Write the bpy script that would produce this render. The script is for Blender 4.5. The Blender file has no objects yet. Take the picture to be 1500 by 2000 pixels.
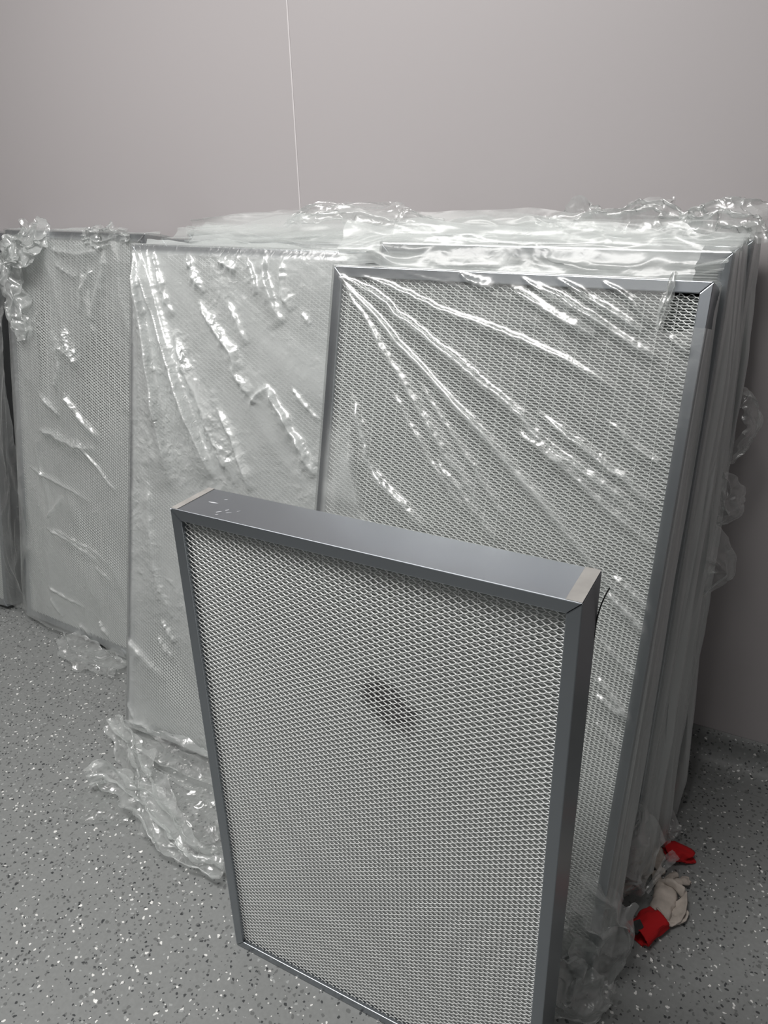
import bpy, bmesh, math, random
import numpy as np
from mathutils import Matrix, Vector

S = bpy.context.scene
COL = S.collection
PI = math.pi
R = math.radians

# ------------------------------------------------------------------ camera, light, exposure
cam_d = bpy.data.cameras.new('camera')
cam = bpy.data.objects.new('camera', cam_d)
COL.objects.link(cam)
cam_d.sensor_fit = 'VERTICAL'
cam_d.sensor_height = 24.0
cam_d.lens = 18.0
cam_d.clip_start = 0.02
cam.matrix_world = Matrix(((0.87912019, -0.17781701, 0.44218638, 0.0),
                           (0.47599579, 0.37428747, -0.79582467, 0.0),
                           (-0.02399366, 0.91010439, 0.41368381, 1.4),
                           (0, 0, 0, 1)))
S.camera = cam
S.view_settings.view_transform = 'Standard'
S.view_settings.look = 'None'
S.view_settings.gamma = 1.0
S.view_settings.use_curve_mapping = False
S.view_settings.exposure = 0.0
S.cycles.max_bounces = 10
S.cycles.transparent_max_bounces = 48
S.cycles.diffuse_bounces = 4
S.cycles.glossy_bounces = 4
S.cycles.transmission_bounces = 6
S.cycles.use_denoising = True
S.cycles.sample_clamp_indirect = 6.0

world = bpy.data.worlds.new('room_ambient')
world.use_nodes = True
world.node_tree.nodes['Background'].inputs[0].default_value = (0.9, 0.95, 1.0, 1)
world.node_tree.nodes['Background'].inputs[1].default_value = 0.06
S.world = world

def area(name, loc, sx, sy, power, color=(1, 0.98, 0.96)):
    d = bpy.data.lights.new(name, 'AREA')
    d.shape = 'RECTANGLE'; d.size = sx; d.size_y = sy; d.energy = power; d.color = color
    o = bpy.data.objects.new(name, d); COL.objects.link(o)
    o.location = loc                                     # area lamps shine straight down from the ceiling
    return o
for a in [('ceiling_lamp', (-1.1, 0.3, 2.72), 1.8, 0.6, 76), ('ceiling_lamp', (-3.2, -1.0, 2.72), 1.2, 0.6, 10), ('ceiling_lamp', (-1.0, -2.9, 2.72), 2.5, 0.8, 20)]: area(*a)
# ------------------------------------------------------------------ helpers
def tag(o, label=None, cat=None, group=None, kind=None):
    if label: o['label'] = label
    if cat: o['category'] = cat
    if group: o['group'] = group
    if kind: o['kind'] = kind
    return o

def link(name, me, mat=None, parent=None, smooth=False):
    o = bpy.data.objects.new(name, me); COL.objects.link(o)
    if mat and not me.materials: me.materials.append(mat)
    if parent: o.parent = parent
    if smooth: me.shade_smooth()
    return o

def empty(name, M=None):
    o = bpy.data.objects.new(name, None); COL.objects.link(o)
    o.empty_display_size = 0.05
    if M is not None: o.matrix_world = M
    return o

def mesh_np(name, V, F, attrs=None):
    """V (n,3) float, F (m,k) int faces of one size"""
    me = bpy.data.meshes.new(name)
    V = np.ascontiguousarray(V, dtype=np.float32); F = np.ascontiguousarray(F, dtype=np.int32)
    m, k = F.shape
    me.vertices.add(len(V)); me.vertices.foreach_set('co', V.ravel())
    me.loops.add(m * k); me.loops.foreach_set('vertex_index', F.ravel())
    me.polygons.add(m)
    me.polygons.foreach_set('loop_start', np.arange(0, m * k, k, dtype=np.int32))
    me.polygons.foreach_set('loop_total', np.full(m, k, dtype=np.int32))
    me.update(calc_edges=True)
    for nm, val in (attrs or {}).items():
        a = me.attributes.new(nm, 'FLOAT', 'POINT')
        a.data.foreach_set('value', np.ascontiguousarray(val, dtype=np.float32).ravel())
    return me

def grid_faces(nr, nc, wrap=False):
    r = np.arange(nr - 1)[:, None]; c = np.arange(nc if wrap else nc - 1)[None, :]
    a = r * nc + c; b = r * nc + (c + 1) % nc
    return np.stack([a, b, b + nc, a + nc], -1).reshape(-1, 4)

def bm_obj(name, bm, mat, parent=None, smooth=False):
    me = bpy.data.meshes.new(name); bm.to_mesh(me); bm.free()
    return link(name, me, mat, parent, smooth)

def bevel(o, w, seg=2):
    m = o.modifiers.new('bevel', 'BEVEL'); m.width = w; m.segments = seg; m.limit_method = 'ANGLE'
    return o

def box_bm(bm, x0, x1, y0, y1, z0, z1):
    vs = [bm.verts.new(p) for p in ((x0,y0,z0),(x1,y0,z0),(x1,y1,z0),(x0,y1,z0),(x0,y0,z1),(x1,y0,z1),(x1,y1,z1),(x0,y1,z1))]
    for f in ((0,3,2,1),(4,5,6,7),(0,1,5,4),(1,2,6,5),(2,3,7,6),(3,0,4,7)):
        bm.faces.new([vs[i] for i in f])

# vectorised value noise in [-1, 1]
def _h(ix, iy, iz, seed):
    n = (ix * 374761393 + iy * 668265263 + iz * 2147483647 + seed * 1274126177) & 0xffffffff
    n = ((n ^ (n >> 13)) * 1274126177) & 0xffffffff
    n = (n ^ (n >> 16)) & 0xffff
    return n / 32767.5 - 1.0
def noise(x, y, z=0.0, seed=0):
    x, y, z = np.broadcast_arrays(np.asarray(x, float), np.asarray(y, float), np.asarray(z, float))
    ix = np.floor(x).astype(np.int64); iy = np.floor(y).astype(np.int64); iz = np.floor(z).astype(np.int64)
    fx = x - ix; fy = y - iy; fz = z - iz
    ux = fx*fx*fx*(fx*(fx*6-15)+10); uy = fy*fy*fy*(fy*(fy*6-15)+10); uz = fz*fz*fz*(fz*(fz*6-15)+10)
    L = lambda a, b, t: a + (b - a) * t
    def pl(k):
        return L(L(_h(ix,iy,iz+k,seed), _h(ix+1,iy,iz+k,seed), ux), L(_h(ix,iy+1,iz+k,seed), _h(ix+1,iy+1,iz+k,seed), ux), uy)
    return L(pl(0), pl(1), uz)
def fbm(x, y, z=0.0, seed=0, oct=3):
    r = 0; a = 1.0; f = 1.0
    for k in range(oct):
        r = r + a * noise(np.asarray(x)*f, np.asarray(y)*f, np.asarray(z)*f, seed + 17*k); a *= 0.5; f *= 2.03
    return r / 1.75
def ridged(x, y, z=0.0, seed=0, oct=3):
    r = 0; a = 1.0; f = 1.0; t = 0
    for k in range(oct):
        r = r + a * (1 - np.abs(noise(np.asarray(x)*f, np.asarray(y)*f, np.asarray(z)*f, seed + 31*k)) * 2.2); t += a; a *= 0.55; f *= 2.1
    return r / t
def sstep(a, b, x):
    t = np.clip((x - a) / (b - a), 0, 1); return t * t * (3 - 2 * t)

# ------------------------------------------------------------------ materials
def new_mat(name):
    m = bpy.data.materials.new(name); m.use_nodes = True
    nt = m.node_tree; nt.nodes.clear()
    out = nt.nodes.new('ShaderNodeOutputMaterial')
    return m, nt, out
def N(nt, typ, **kw):
    n = nt.nodes.new(typ)
    for k, v in kw.items():
        if k.startswith('i_'): n.inputs[int(k[2:])].default_value = v
        else: setattr(n, k, v)
    return n
def principled(name, base, rough, metal=0.0, bump=None, spec=0.5, mott=None):
    m, nt, out = new_mat(name)
    p = nt.nodes.new('ShaderNodeBsdfPrincipled')
    p.inputs['Base Color'].default_value = (*base, 1); p.inputs['Roughness'].default_value = rough
    p.inputs['Metallic'].default_value = metal; p.inputs['Specular IOR Level'].default_value = spec
    nt.links.new(p.outputs[0], out.inputs[0])
    tc = nt.nodes.new('ShaderNodeTexCoord')
    if mott:
        n = N(nt, 'ShaderNodeTexNoise'); n.inputs['Scale'].default_value = mott[0]; n.inputs['Detail'].default_value = 4
        nt.links.new(tc.outputs['Object'], n.inputs['Vector'])
        r = N(nt, 'ShaderNodeMix', data_type='RGBA')
        r.inputs['A'].default_value = (*[c * (1 - mott[1]) for c in base], 1)
        r.inputs['B'].default_value = (*[min(1, c * (1 + mott[1])) for c in base], 1)
        nt.links.new(n.outputs['Fac'], r.inputs['Factor']); nt.links.new(r.outputs['Result'], p.inputs['Base Color'])
    if bump:
        n = N(nt, 'ShaderNodeTexNoise'); n.inputs['Scale'].default_value = bump[0]; n.inputs['Detail'].default_value = 3
        b = N(nt, 'ShaderNodeBump'); b.inputs['Strength'].default_value = bump[1]; b.inputs['Distance'].default_value = 0.001
        nt.links.new(tc.outputs['Object'], n.inputs['Vector'])
        nt.links.new(n.outputs['Fac'], b.inputs['Height']); nt.links.new(b.outputs[0], p.inputs['Normal'])
    return m, p

wall_mat, _ = principled('painted_wall_panel', (0.41, 0.387, 0.392), 0.42, bump=(220, 0.05))
seal_mat, _ = principled('panel_joint_seal', (0.62, 0.595, 0.60), 0.4)
scuff_mat, _ = principled('worn_light_metal', (0.42, 0.43, 0.45), 0.6)
ceil_mat, _ = principled('white_ceiling', (0.75, 0.75, 0.75), 0.6)
metal_mat, _ = principled('brushed_aluminium_frame', (0.33, 0.352, 0.378), 0.30, metal=1.0, bump=(90, 0.04), mott=(6, 0.06))
raw_mat, _ = principled('raw_worn_aluminium', (0.38, 0.368, 0.35), 0.5, metal=0.6, mott=(35, 0.25))
mesh_mat, _ = principled('white_coated_expanded_metal', (0.88, 0.90, 0.89), 0.38)
bead_mat, _ = principled('grey_glue_bead', (0.60, 0.62, 0.61), 0.6)
black_mat, _ = principled('black_rubber', (0.012, 0.012, 0.012), 0.5)
red_mat, _ = principled('red_knitted_cuff', (0.42, 0.003, 0.006), 0.9, bump=(900, 0.5))
cotton_mat, _ = principled('soiled_white_cotton', (0.46, 0.41, 0.365), 0.95, bump=(700, 0.5), mott=(38, 0.45))

def media_material():
    m, p = principled('white_pleated_filter_paper', (0.60, 0.62, 0.61), 0.85, spec=0.2)
    nt = m.node_tree
    # one smudge of grey dirt with an uneven edge, where the 'smudge' attribute is set
    at = N(nt, 'ShaderNodeAttribute'); at.attribute_name = 'smudge'
    mx = N(nt, 'ShaderNodeMix', data_type='RGBA')
    mx.inputs['A'].default_value = (0.60, 0.62, 0.61, 1); mx.inputs['B'].default_value = (0.13, 0.12, 0.125, 1)
    nt.links.new(at.outputs['Fac'], mx.inputs['Factor']); nt.links.new(mx.outputs['Result'], p.inputs['Base Color'])
    return m
media_mat = media_material()

def floor_material():
    m, p = principled('speckled_vinyl', (0.212, 0.22, 0.217), 0.42, spec=0.35)
    nt = m.node_tree
    tc = N(nt, 'ShaderNodeTexCoord')
    wn = N(nt, 'ShaderNodeTexNoise'); wn.inputs['Scale'].default_value = 90; wn.inputs['Detail'].default_value = 2
    nt.links.new(tc.outputs['Object'], wn.inputs['Vector'])
    warp = N(nt, 'ShaderNodeMix', data_type='RGBA', blend_type='LINEAR_LIGHT'); warp.inputs['Factor'].default_value = 0.006
    nt.links.new(tc.outputs['Object'], warp.inputs['A']); nt.links.new(wn.outputs['Color'], warp.inputs['B'])
    cn = N(nt, 'ShaderNodeTexNoise'); cn.inputs['Scale'].default_value = 120; cn.inputs['Detail'].default_value = 3
    nt.links.new(tc.outputs['Object'], cn.inputs['Vector'])
    base = N(nt, 'ShaderNodeMix', data_type='RGBA')
    base.inputs['A'].default_value = (*[c * 0.85 for c in (0.212, 0.22, 0.217)], 1); base.inputs['B'].default_value = (*[c * 1.13 for c in (0.212, 0.22, 0.217)], 1)
    nt.links.new(cn.outputs['Fac'], base.inputs['Factor'])
    prev = base.outputs['Result']
    #        scale  radius  share  colour            offset
    for sc, rad, share, colr, off in ((105, 0.36, 0.45, tuple(c*0.62 for c in (0.212, 0.22, 0.217)), 0.0), (120, 0.32, 0.34, (0.045, 0.048, 0.05), 3.1),
                                      (95, 0.30, 0.22, tuple(c*1.5 for c in (0.212, 0.22, 0.217)), 5.3),
                                      (112, 0.29, 0.17, (0.70, 0.70, 0.68), 7.7), (66, 0.19, 0.05, (0.85, 0.85, 0.83), 11.9)):
        mp = N(nt, 'ShaderNodeMapping'); mp.inputs['Location'].default_value = (off, off * 0.7, off * 1.3)
        mp.inputs['Rotation'].default_value = (0, 0, off * 0.37)
        nt.links.new(warp.outputs['Result'], mp.inputs['Vector'])
        v = N(nt, 'ShaderNodeTexVoronoi'); v.inputs['Scale'].default_value = sc
        nt.links.new(mp.outputs[0], v.inputs['Vector'])
        sep = N(nt, 'ShaderNodeSeparateColor'); nt.links.new(v.outputs['Color'], sep.inputs[0])
        g = N(nt, 'ShaderNodeMath', operation='LESS_THAN'); g.inputs[1].default_value = share; nt.links.new(sep.outputs[0], g.inputs[0])
        rr = N(nt, 'ShaderNodeMath', operation='MULTIPLY_ADD'); rr.inputs[1].default_value = rad * 0.6; rr.inputs[2].default_value = rad * 0.55
        nt.links.new(sep.outputs[1], rr.inputs[0])
        d = N(nt, 'ShaderNodeMath', operation='LESS_THAN'); nt.links.new(v.outputs['Distance'], d.inputs[0]); nt.links.new(rr.outputs[0], d.inputs[1])
        mm = N(nt, 'ShaderNodeMath', operation='MULTIPLY'); nt.links.new(g.outputs[0], mm.inputs[0]); nt.links.new(d.outputs[0], mm.inputs[1])
        mx = N(nt, 'ShaderNodeMix', data_type='RGBA'); mx.inputs['B'].default_value = (*colr, 1)
        nt.links.new(prev, mx.inputs['A']); nt.links.new(mm.outputs[0], mx.inputs['Factor'])
        prev = mx.outputs['Result']
    nt.links.new(prev, p.inputs['Base Color'])
    return m
floor_mat = floor_material()

def film_material(name, tint, rough):
    """thin polythene: part clear, part milky (the 'film' attribute is how much film is gathered there), with a sheen"""
    m, nt, out = new_mat(name)
    lk = nt.links.new
    tc = N(nt, 'ShaderNodeTexCoord')
    cr = N(nt, 'ShaderNodeAttribute'); cr.attribute_name = 'crinkle'
    fm = N(nt, 'ShaderNodeAttribute'); fm.attribute_name = 'film'
    # fine crinkles
    wn = N(nt, 'ShaderNodeTexNoise'); wn.inputs['Scale'].default_value = 22; wn.inputs['Detail'].default_value = 2
    lk(tc.outputs['Object'], wn.inputs['Vector'])
    warp = N(nt, 'ShaderNodeMix', data_type='RGBA', blend_type='LINEAR_LIGHT'); warp.inputs['Factor'].default_value = 0.02
    lk(tc.outputs['Object'], warp.inputs['A']); lk(wn.outputs['Color'], warp.inputs['B'])
    v1 = N(nt, 'ShaderNodeTexNoise', noise_type='RIDGED_MULTIFRACTAL'); v1.inputs['Scale'].default_value = 42; v1.inputs['Detail'].default_value = 1.5
    lk(warp.outputs['Result'], v1.inputs['Vector'])
    n2 = N(nt, 'ShaderNodeTexNoise', noise_type='RIDGED_MULTIFRACTAL'); n2.inputs['Scale'].default_value = 110; n2.inputs['Detail'].default_value = 2
    lk(warp.outputs['Result'], n2.inputs['Vector'])
    ad = N(nt, 'ShaderNodeMath', operation='MULTIPLY_ADD'); ad.inputs[1].default_value = 0.30
    lk(n2.outputs['Fac'], ad.inputs[0]); lk(v1.outputs['Fac'], ad.inputs[2])
    hm = N(nt, 'ShaderNodeMath', operation='MULTIPLY'); lk(ad.outputs[0], hm.inputs[0]); lk(cr.outputs['Fac'], hm.inputs[1])
    bp = N(nt, 'ShaderNodeBump'); bp.inputs['Strength'].default_value = 1.0; bp.inputs['Distance'].default_value = 0.0026
    lk(hm.outputs[0], bp.inputs['Height'])
    lw = N(nt, 'ShaderNodeLayerWeight'); lw.inputs['Blend'].default_value = 0.5
    lk(bp.outputs[0], lw.inputs['Normal'])
    f2 = N(nt, 'ShaderNodeMath', operation='POWER'); f2.inputs[1].default_value = 2.5; lk(lw.outputs['Facing'], f2.inputs[0])
    # film seen edge-on is more film to look through
    op = N(nt, 'ShaderNodeMath', operation='MULTIPLY_ADD', use_clamp=True); op.inputs[1].default_value = 0.35
    lk(f2.outputs[0], op.inputs[0]); lk(fm.outputs['Fac'], op.inputs[2])
    mn = N(nt, 'ShaderNodeMath', operation='MINIMUM'); mn.inputs[1].default_value = 0.93; lk(op.outputs[0], mn.inputs[0])
    dif = N(nt, 'ShaderNodeBsdfDiffuse'); dif.inputs['Color'].default_value = (*tint, 1)
    trl = N(nt, 'ShaderNodeBsdfTranslucent'); trl.inputs['Color'].default_value = (*tint, 1)
    lk(bp.outputs[0], dif.inputs['Normal']); lk(bp.outputs[0], trl.inputs['Normal'])
    sc = N(nt, 'ShaderNodeMixShader'); sc.inputs[0].default_value = 0.32; lk(dif.outputs[0], sc.inputs[1]); lk(trl.outputs[0], sc.inputs[2])
    tr = N(nt, 'ShaderNodeBsdfTransparent'); tr.inputs['Color'].default_value = (0.985, 0.99, 0.985, 1)
    body = N(nt, 'ShaderNodeMixShader'); lk(mn.outputs[0], body.inputs[0]); lk(tr.outputs[0], body.inputs[1]); lk(sc.outputs[0], body.inputs[2])
    gl = N(nt, 'ShaderNodeBsdfGlossy'); gl.inputs['Roughness'].default_value = rough; gl.inputs['Color'].default_value = (1, 1, 1, 1)
    lk(bp.outputs[0], gl.inputs['Normal'])
    gf = N(nt, 'ShaderNodeMath', operation='MULTIPLY_ADD'); gf.inputs[1].default_value = 0.5; gf.inputs[2].default_value = 0.13
    f4 = N(nt, 'ShaderNodeMath', operation='POWER'); f4.inputs[1].default_value = 4.5; lk(lw.outputs['Facing'], f4.inputs[0])
    lk(f4.outputs[0], gf.inputs[0])
    ma = N(nt, 'ShaderNodeAttribute'); ma.attribute_name = 'matte'     # worn, dull film
    om = N(nt, 'ShaderNodeMath', operation='SUBTRACT'); om.inputs[0].default_value = 1.0; lk(ma.outputs['Fac'], om.inputs[1])
    gm = N(nt, 'ShaderNodeMath', operation='MULTIPLY'); lk(gf.outputs[0], gm.inputs[0]); lk(om.outputs[0], gm.inputs[1]); gf = gm
    fin = N(nt, 'ShaderNodeMixShader'); lk(gf.outputs[0], fin.inputs[0]); lk(body.outputs[0], fin.inputs[1]); lk(gl.outputs[0], fin.inputs[2])
    lk(fin.outputs[0], out.inputs[0])
    return m
film_mat = film_material('thin_polythene', (0.65, 0.675, 0.668), 0.29)

# ------------------------------------------------------------------ the room
WY = 1.72
def quad_plane(name, pts, mat, parent=None):
    me = bpy.data.meshes.new(name); me.from_pydata(pts, [], [tuple(range(len(pts)))]); me.update()
    return link(name, me, mat, parent)
XL, XR, YB, ZC = -4.2, 2.0, -4.0, 2.75
bm = bmesh.new(); box_bm(bm, XL, XR, YB, WY, -0.05, 0.0)
tag(bm_obj('floor', bm, floor_mat), kind='structure')
bm = bmesh.new(); box_bm(bm, XL, XR, YB, WY + 0.06, ZC, ZC + 0.05)
tag(bm_obj('ceiling', bm, ceil_mat), kind='structure')
wb = empty('wall_back'); wb.location = (0, WY, 0); tag(wb, kind='structure')
SX = -1.1735
for x0, x1 in ((XL, SX - 0.0012), (SX + 0.0012, XR)):
    bm = bmesh.new(); box_bm(bm, x0, x1, 0, 0.05, 0.0, ZC)
    o = bm_obj('wall_panel', bm, wall_mat, wb); bevel(o, 0.001, 1)
bm = bmesh.new(); box_bm(bm, SX - 0.0016, SX + 0.0016, -0.0006, 0.03, 0.085, ZC - 0.001)
bm_obj('joint_seal', bm, seal_mat, wb)
bm = bmesh.new(); box_bm(bm, XL - 0.05, XL, YB, WY + 0.05, 0.0, ZC); tag(bm_obj('wall_left', bm, wall_mat), kind='structure')
bm = bmesh.new(); box_bm(bm, XR, XR + 0.05, YB, WY + 0.05, 0.0, ZC); tag(bm_obj('wall_right', bm, wall_mat), kind='structure')
# coved vinyl skirting
rc, hc, tk = 0.055, 0.09, 0.003
prof = [(WY - tk - rc - 0.03, 0.0005)] + [(WY - tk - rc + rc * math.sin(a), 0.0015 + rc - rc * math.cos(a)) for a in [i * PI / 2 / 10 for i in range(11)]] + [(WY - tk, hc), (WY - 0.0005, hc)]
V = []; xs = np.linspace(XL + 0.01, XR - 0.01, 40)
for x in xs:
    for y, z in prof: V.append((x, y, z))
sk = link('baseboard_back', mesh_np('baseboard_back', np.array(V), grid_faces(len(xs), len(prof))), floor_mat, smooth=True)
tag(sk, kind='structure')

# ------------------------------------------------------------------ filters
LIP = 0.018
def rail_bm(W, L, D, side, lip=LIP):
    """one mitred rail of the frame: front lip, outer wall and back lip as a closed channel"""
    bm = bmesh.new(); g = 0.00025
    # cross-section (inward distance, depth); channel 18 mm wide, inner wall
    sec = [(0, 0), (lip, 0), (lip, D), (0, D)]
    ring = []
    for end in (0, 1):
        r = []
        for a, d in sec:
            if side == 'top':    p = ((a + g if end == 0 else W - a - g), d, L - a)
            if side == 'bottom': p = ((a + g if end == 0 else W - a - g), d, a)
            if side == 'left':   p = (a, d, (a + g if end == 0 else L - a - g))
            if side == 'right':  p = (W - a, d, (a + g if end == 0 else L - a - g))
            r.append(bm.verts.new(p))
        ring.append(r)
    for i in range(4):
        j = (i + 1) % 4
        bm.faces.new((ring[0][i], ring[0][j], ring[1][j], ring[1][i]))
    bm.faces.new(ring[0]); bm.faces.new(ring[1][::-1])
    bmesh.ops.recalc_face_normals(bm, faces=bm.faces)
    return bm

MESHES = {}
def guard_mesh(W, L, px=0.016, pz=0.009, y=0.0065, lip=LIP):
    key = ('guard', round(W, 3), round(L, 3))
    if key in MESHES: return MESHES[key]
    x0, x1, z0, z1 = lip - 0.001, W - lip + 0.001, lip - 0.001, L - lip + 0.001
    # one strand: zigzag with flattened bonds
    seg = [(0.0, -1.0), (0.07, -1.0), (0.26, -0.1), (0.43, 1.0), (0.57, 1.0), (0.74, 0.1), (0.93, -1.0)]
    n = int(math.ceil((x1 - x0) / px)) + 1
    xs = np.array([(i + s[0]) * px for i in range(n) for s in seg]); zs = np.array([s[1] for i in range(n) for s in seg]) * pz / 4
    keep = xs <= (x1 - x0) + 1e-6
    nrow = int((z1 - z0) / (pz / 2))
    Vs, Fs = [], []; base = 0
    # section of the strand: a thin strip whose broad face is tilted upwards
    w, t, tilt = 0.0013, 0.0005, R(54)
    cs = [(-w/2, -t/2), (w/2, -t/2), (w/2, t/2), (-w/2, t/2)]
    ca, sa = math.cos(tilt), math.sin(tilt)
    shear = [0.45 * a for a, b in cs]                                   # strands lean a little to one side
    cs = [(a * ca - b * sa, a * sa + b * ca) for a, b in cs]            # (z offset, y offset)
    cs = [(cs[0][0], cs[0][1]), (cs[1][0], cs[1][1]), (cs[2][0], cs[2][1]), (cs[3][0], cs[3][1])]
    for k in range(nrow):
        sh = 0.0 if k % 2 == 0 else px / 2
        X = xs + x0 - sh; kk = (X >= x0 - 1e-6) & (X <= x1 + 1e-6)
        X = X[kk]; Z = zs[kk] + z0 + pz / 4 + k * pz / 2
        m = len(X)
        P = np.empty((m, 4, 3))
        for q, (dz, dy) in enumerate(cs):
            P[:, q, 0] = X + shear[q]; P[:, q, 1] = y + dy; P[:, q, 2] = Z + dz
        Vs.append(P.reshape(-1, 3)); Fs.append(grid_faces(m, 4, wrap=True) + base); base += m * 4
    me = mesh_np('mesh_guard', np.concatenate(Vs), np.concatenate(Fs))
    MESHES[key] = me
    return me

def media_mesh(W, L, pitch=0.0045, y=0.0115, depth=0.016, smudge=None, lip=LIP):
    key = ('media', round(W, 3), round(L, 3), smudge)
    if key in MESHES: return MESHES[key]
    x0, x1, z0, z1 = lip - 0.002, W - lip + 0.002, lip - 0.002, L - lip + 0.002
    n = int((z1 - z0) / pitch)
    # rounded pleat tips with narrow gaps between them
    sec = [(0.19, depth), (0.23, 0.0050), (0.29, 0.0018), (0.40, 0.0002), (0.54, 0.0), (0.65, 0.0012), (0.74, 0.0042), (0.79, depth)]
    Z = np.array([z0 + (i + s) * pitch for i in range(n) for s, d in sec]); Y = np.array([y + d for i in range(n) for s, d in sec])
    nx = 2 if smudge is None else 90
    X = np.linspace(x0, x1, nx)
    V = np.empty((len(Z), nx, 3)); V[:, :, 0] = X[None]; V[:, :, 1] = Y[:, None]; V[:, :, 2] = Z[:, None]
    at = np.zeros((len(Z), nx))
    if smudge:
        cx, cz, rx, rz = smudge
        dx = V[:, :, 0] - cx; dz = V[:, :, 2] - cz
        a = dx * 0.79 - dz * 0.61; b = dx * 0.61 + dz * 0.79
        d = np.sqrt((a / rx) ** 2 + (b / rz) ** 2) + 0.28 * fbm(V[:, :, 0] * 60, V[:, :, 2] * 60, 0, 5)
        at = (1 - sstep(0.55, 1.05, d)) * (0.62 + 0.38 * fbm(V[:, :, 0] * 130, V[:, :, 2] * 130, 0, 8))
    me = mesh_np('pleated_media', V.reshape(-1, 3), grid_faces(len(Z), nx), {'smudge': np.clip(at, 0, 1)})
    MESHES[key] = me
    return me

def make_filter(label, M, W, L, D, group=None, guard=True, caps=False, smudge=None):
    t = empty('air_filter', M); tag(t, label, 'air filter', group)
    for side, nm in (('top', 'top_rail'), ('bottom', 'bottom_rail'), ('left', 'side_rail'), ('right', 'side_rail')):
        o = bm_obj(nm, rail_bm(W, L, D, side), metal_mat, t); bevel(o, 0.0013, 2)
    key = (round(W, 3), round(L, 3))
    md = link('pleated_media', media_mesh(W, L, smudge=smudge), media_mat, t)
    if guard:
        link('mesh_guard', guard_mesh(W, L), mesh_mat, t)
        # glue beads that hold the pleats apart
        bm = bmesh.new(); x = 0.03
        while x < W - 0.025:
            box_bm(bm, x - 0.0006, x + 0.0006, 0.0122, 0.0165, LIP, L - LIP); x += 0.025
        bm_obj('glue_bead', bm, bead_mat, md)['kind'] = 'stuff'
    bm = bmesh.new(); box_bm(bm, LIP, W - LIP, D - 0.010, D - 0.006, LIP, L - LIP)
    bm_obj('back_pad', bm, media_mat, t)
    return t

def pose(x, y, z, yaw, lean, roll=0.0):
    cy, sy = math.cos(yaw), math.sin(yaw); cl, sl = math.cos(lean), math.sin(lean); cr, sr = math.cos(roll), math.sin(roll)
    Rz = Matrix(((cy, -sy, 0), (sy, cy, 0), (0, 0, 1))); Rx = Matrix(((1, 0, 0), (0, cl, sl), (0, -sl, cl))); Ry = Matrix(((cr, 0, sr), (0, 1, 0), (-sr, 0, cr)))
    M = (Rz @ Rx @ Ry).to_4x4(); M.translation = (x, y, z)
    return M
def leaning(x, y, yaw, lean, W, Lf, D, roll=0.0):
    """panel leaning back on its rear bottom edge; (x, y) is where its front face meets the floor"""
    v0 = D * math.tan(lean) + 0.001
    M = pose(x, y, 0.0, yaw, lean, roll)
    M.translation = M @ Vector((0, 0, v0))
    return M, W, Lf - v0, v0

DF = 0.087
P1 = leaning(-0.8153, 0.9943, -0.0097, 0.2425, 0.6785, 1.2605, DF, -0.0019)
P2 = leaning(-1.445, 1.118, 0.0, R(13.0), 0.64, 1.27, DF)
P3 = leaning(-2.189, 1.385, -0.052, 0.183, 0.60, 1.265, DF)
P4 = leaning(-2.93, 1.385, 0.0, R(10.8), 0.64, 1.262, DF)

# ---- the loose filter in front
FW, FL, FD = 0.610, 0.9466, 0.0866
MF = Matrix.Translation((-0.7758, 0.7497, 0.0))
ff = make_filter('unwrapped metal framed filter standing upright in front, dark smudge on its mesh', MF, FW, FL, FD, smudge=(0.351, 0.702, 0.060, 0.040))
for x0, x1 in ((0.0008, 0.0125), (FW - 0.020, FW - 0.0008)):
    bm = bmesh.new(); box_bm(bm, x0, x1, 0.001, FD - 0.001, FL - 0.0005, FL + 0.0006)
    tag(bm_obj('rail_end_strip', bm, raw_mat, ff), 'bare brownish metal strip at the end of the top rail')
# scuffs: thin flakes of white paint on top
bm = bmesh.new(); rnd = random.Random(4)
for (u, y, l, w, an) in ((0.075, 0.020, 0.010, 0.0018, 0.7), (0.082, 0.030, 0.007, 0.0015, 0.8), (0.090, 0.024, 0.008, 0.0012, 0.5), (0.078, 0.012, 0.005, 0.0012, 0.4), (0.100, 0.034, 0.006, 0.001, 0.9), (0.056, 0.060, 0.006, 0.0015, 0.4), (0.045, 0.043, 0.016, 0.003, 0.1)):
    n = 9; ring = []
    for k in range(n):
        a = 2 * PI * k / n; rr = 1 + 0.25 * rnd.uniform(-1, 1)
        p = (l / 2 * math.cos(a) * rr, w / 2 * math.sin(a) * rr)
        ring.append((u + p[0] * math.cos(an) - p[1] * math.sin(an), y + p[0] * math.sin(an) + p[1] * math.cos(an)))
    top = [bm.verts.new((a, b, FL + 0.0003)) for a, b in ring]; bot = [bm.verts.new((a, b, FL - 0.0002)) for a, b in ring]
    bm.faces.new(top)
    for k in range(n): bm.faces.new((bot[k], bot[(k+1) % n], top[(k+1) % n], top[k]))
bm_obj('paint_scuff', bm, scuff_mat, ff)['kind'] = 'stuff'

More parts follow.
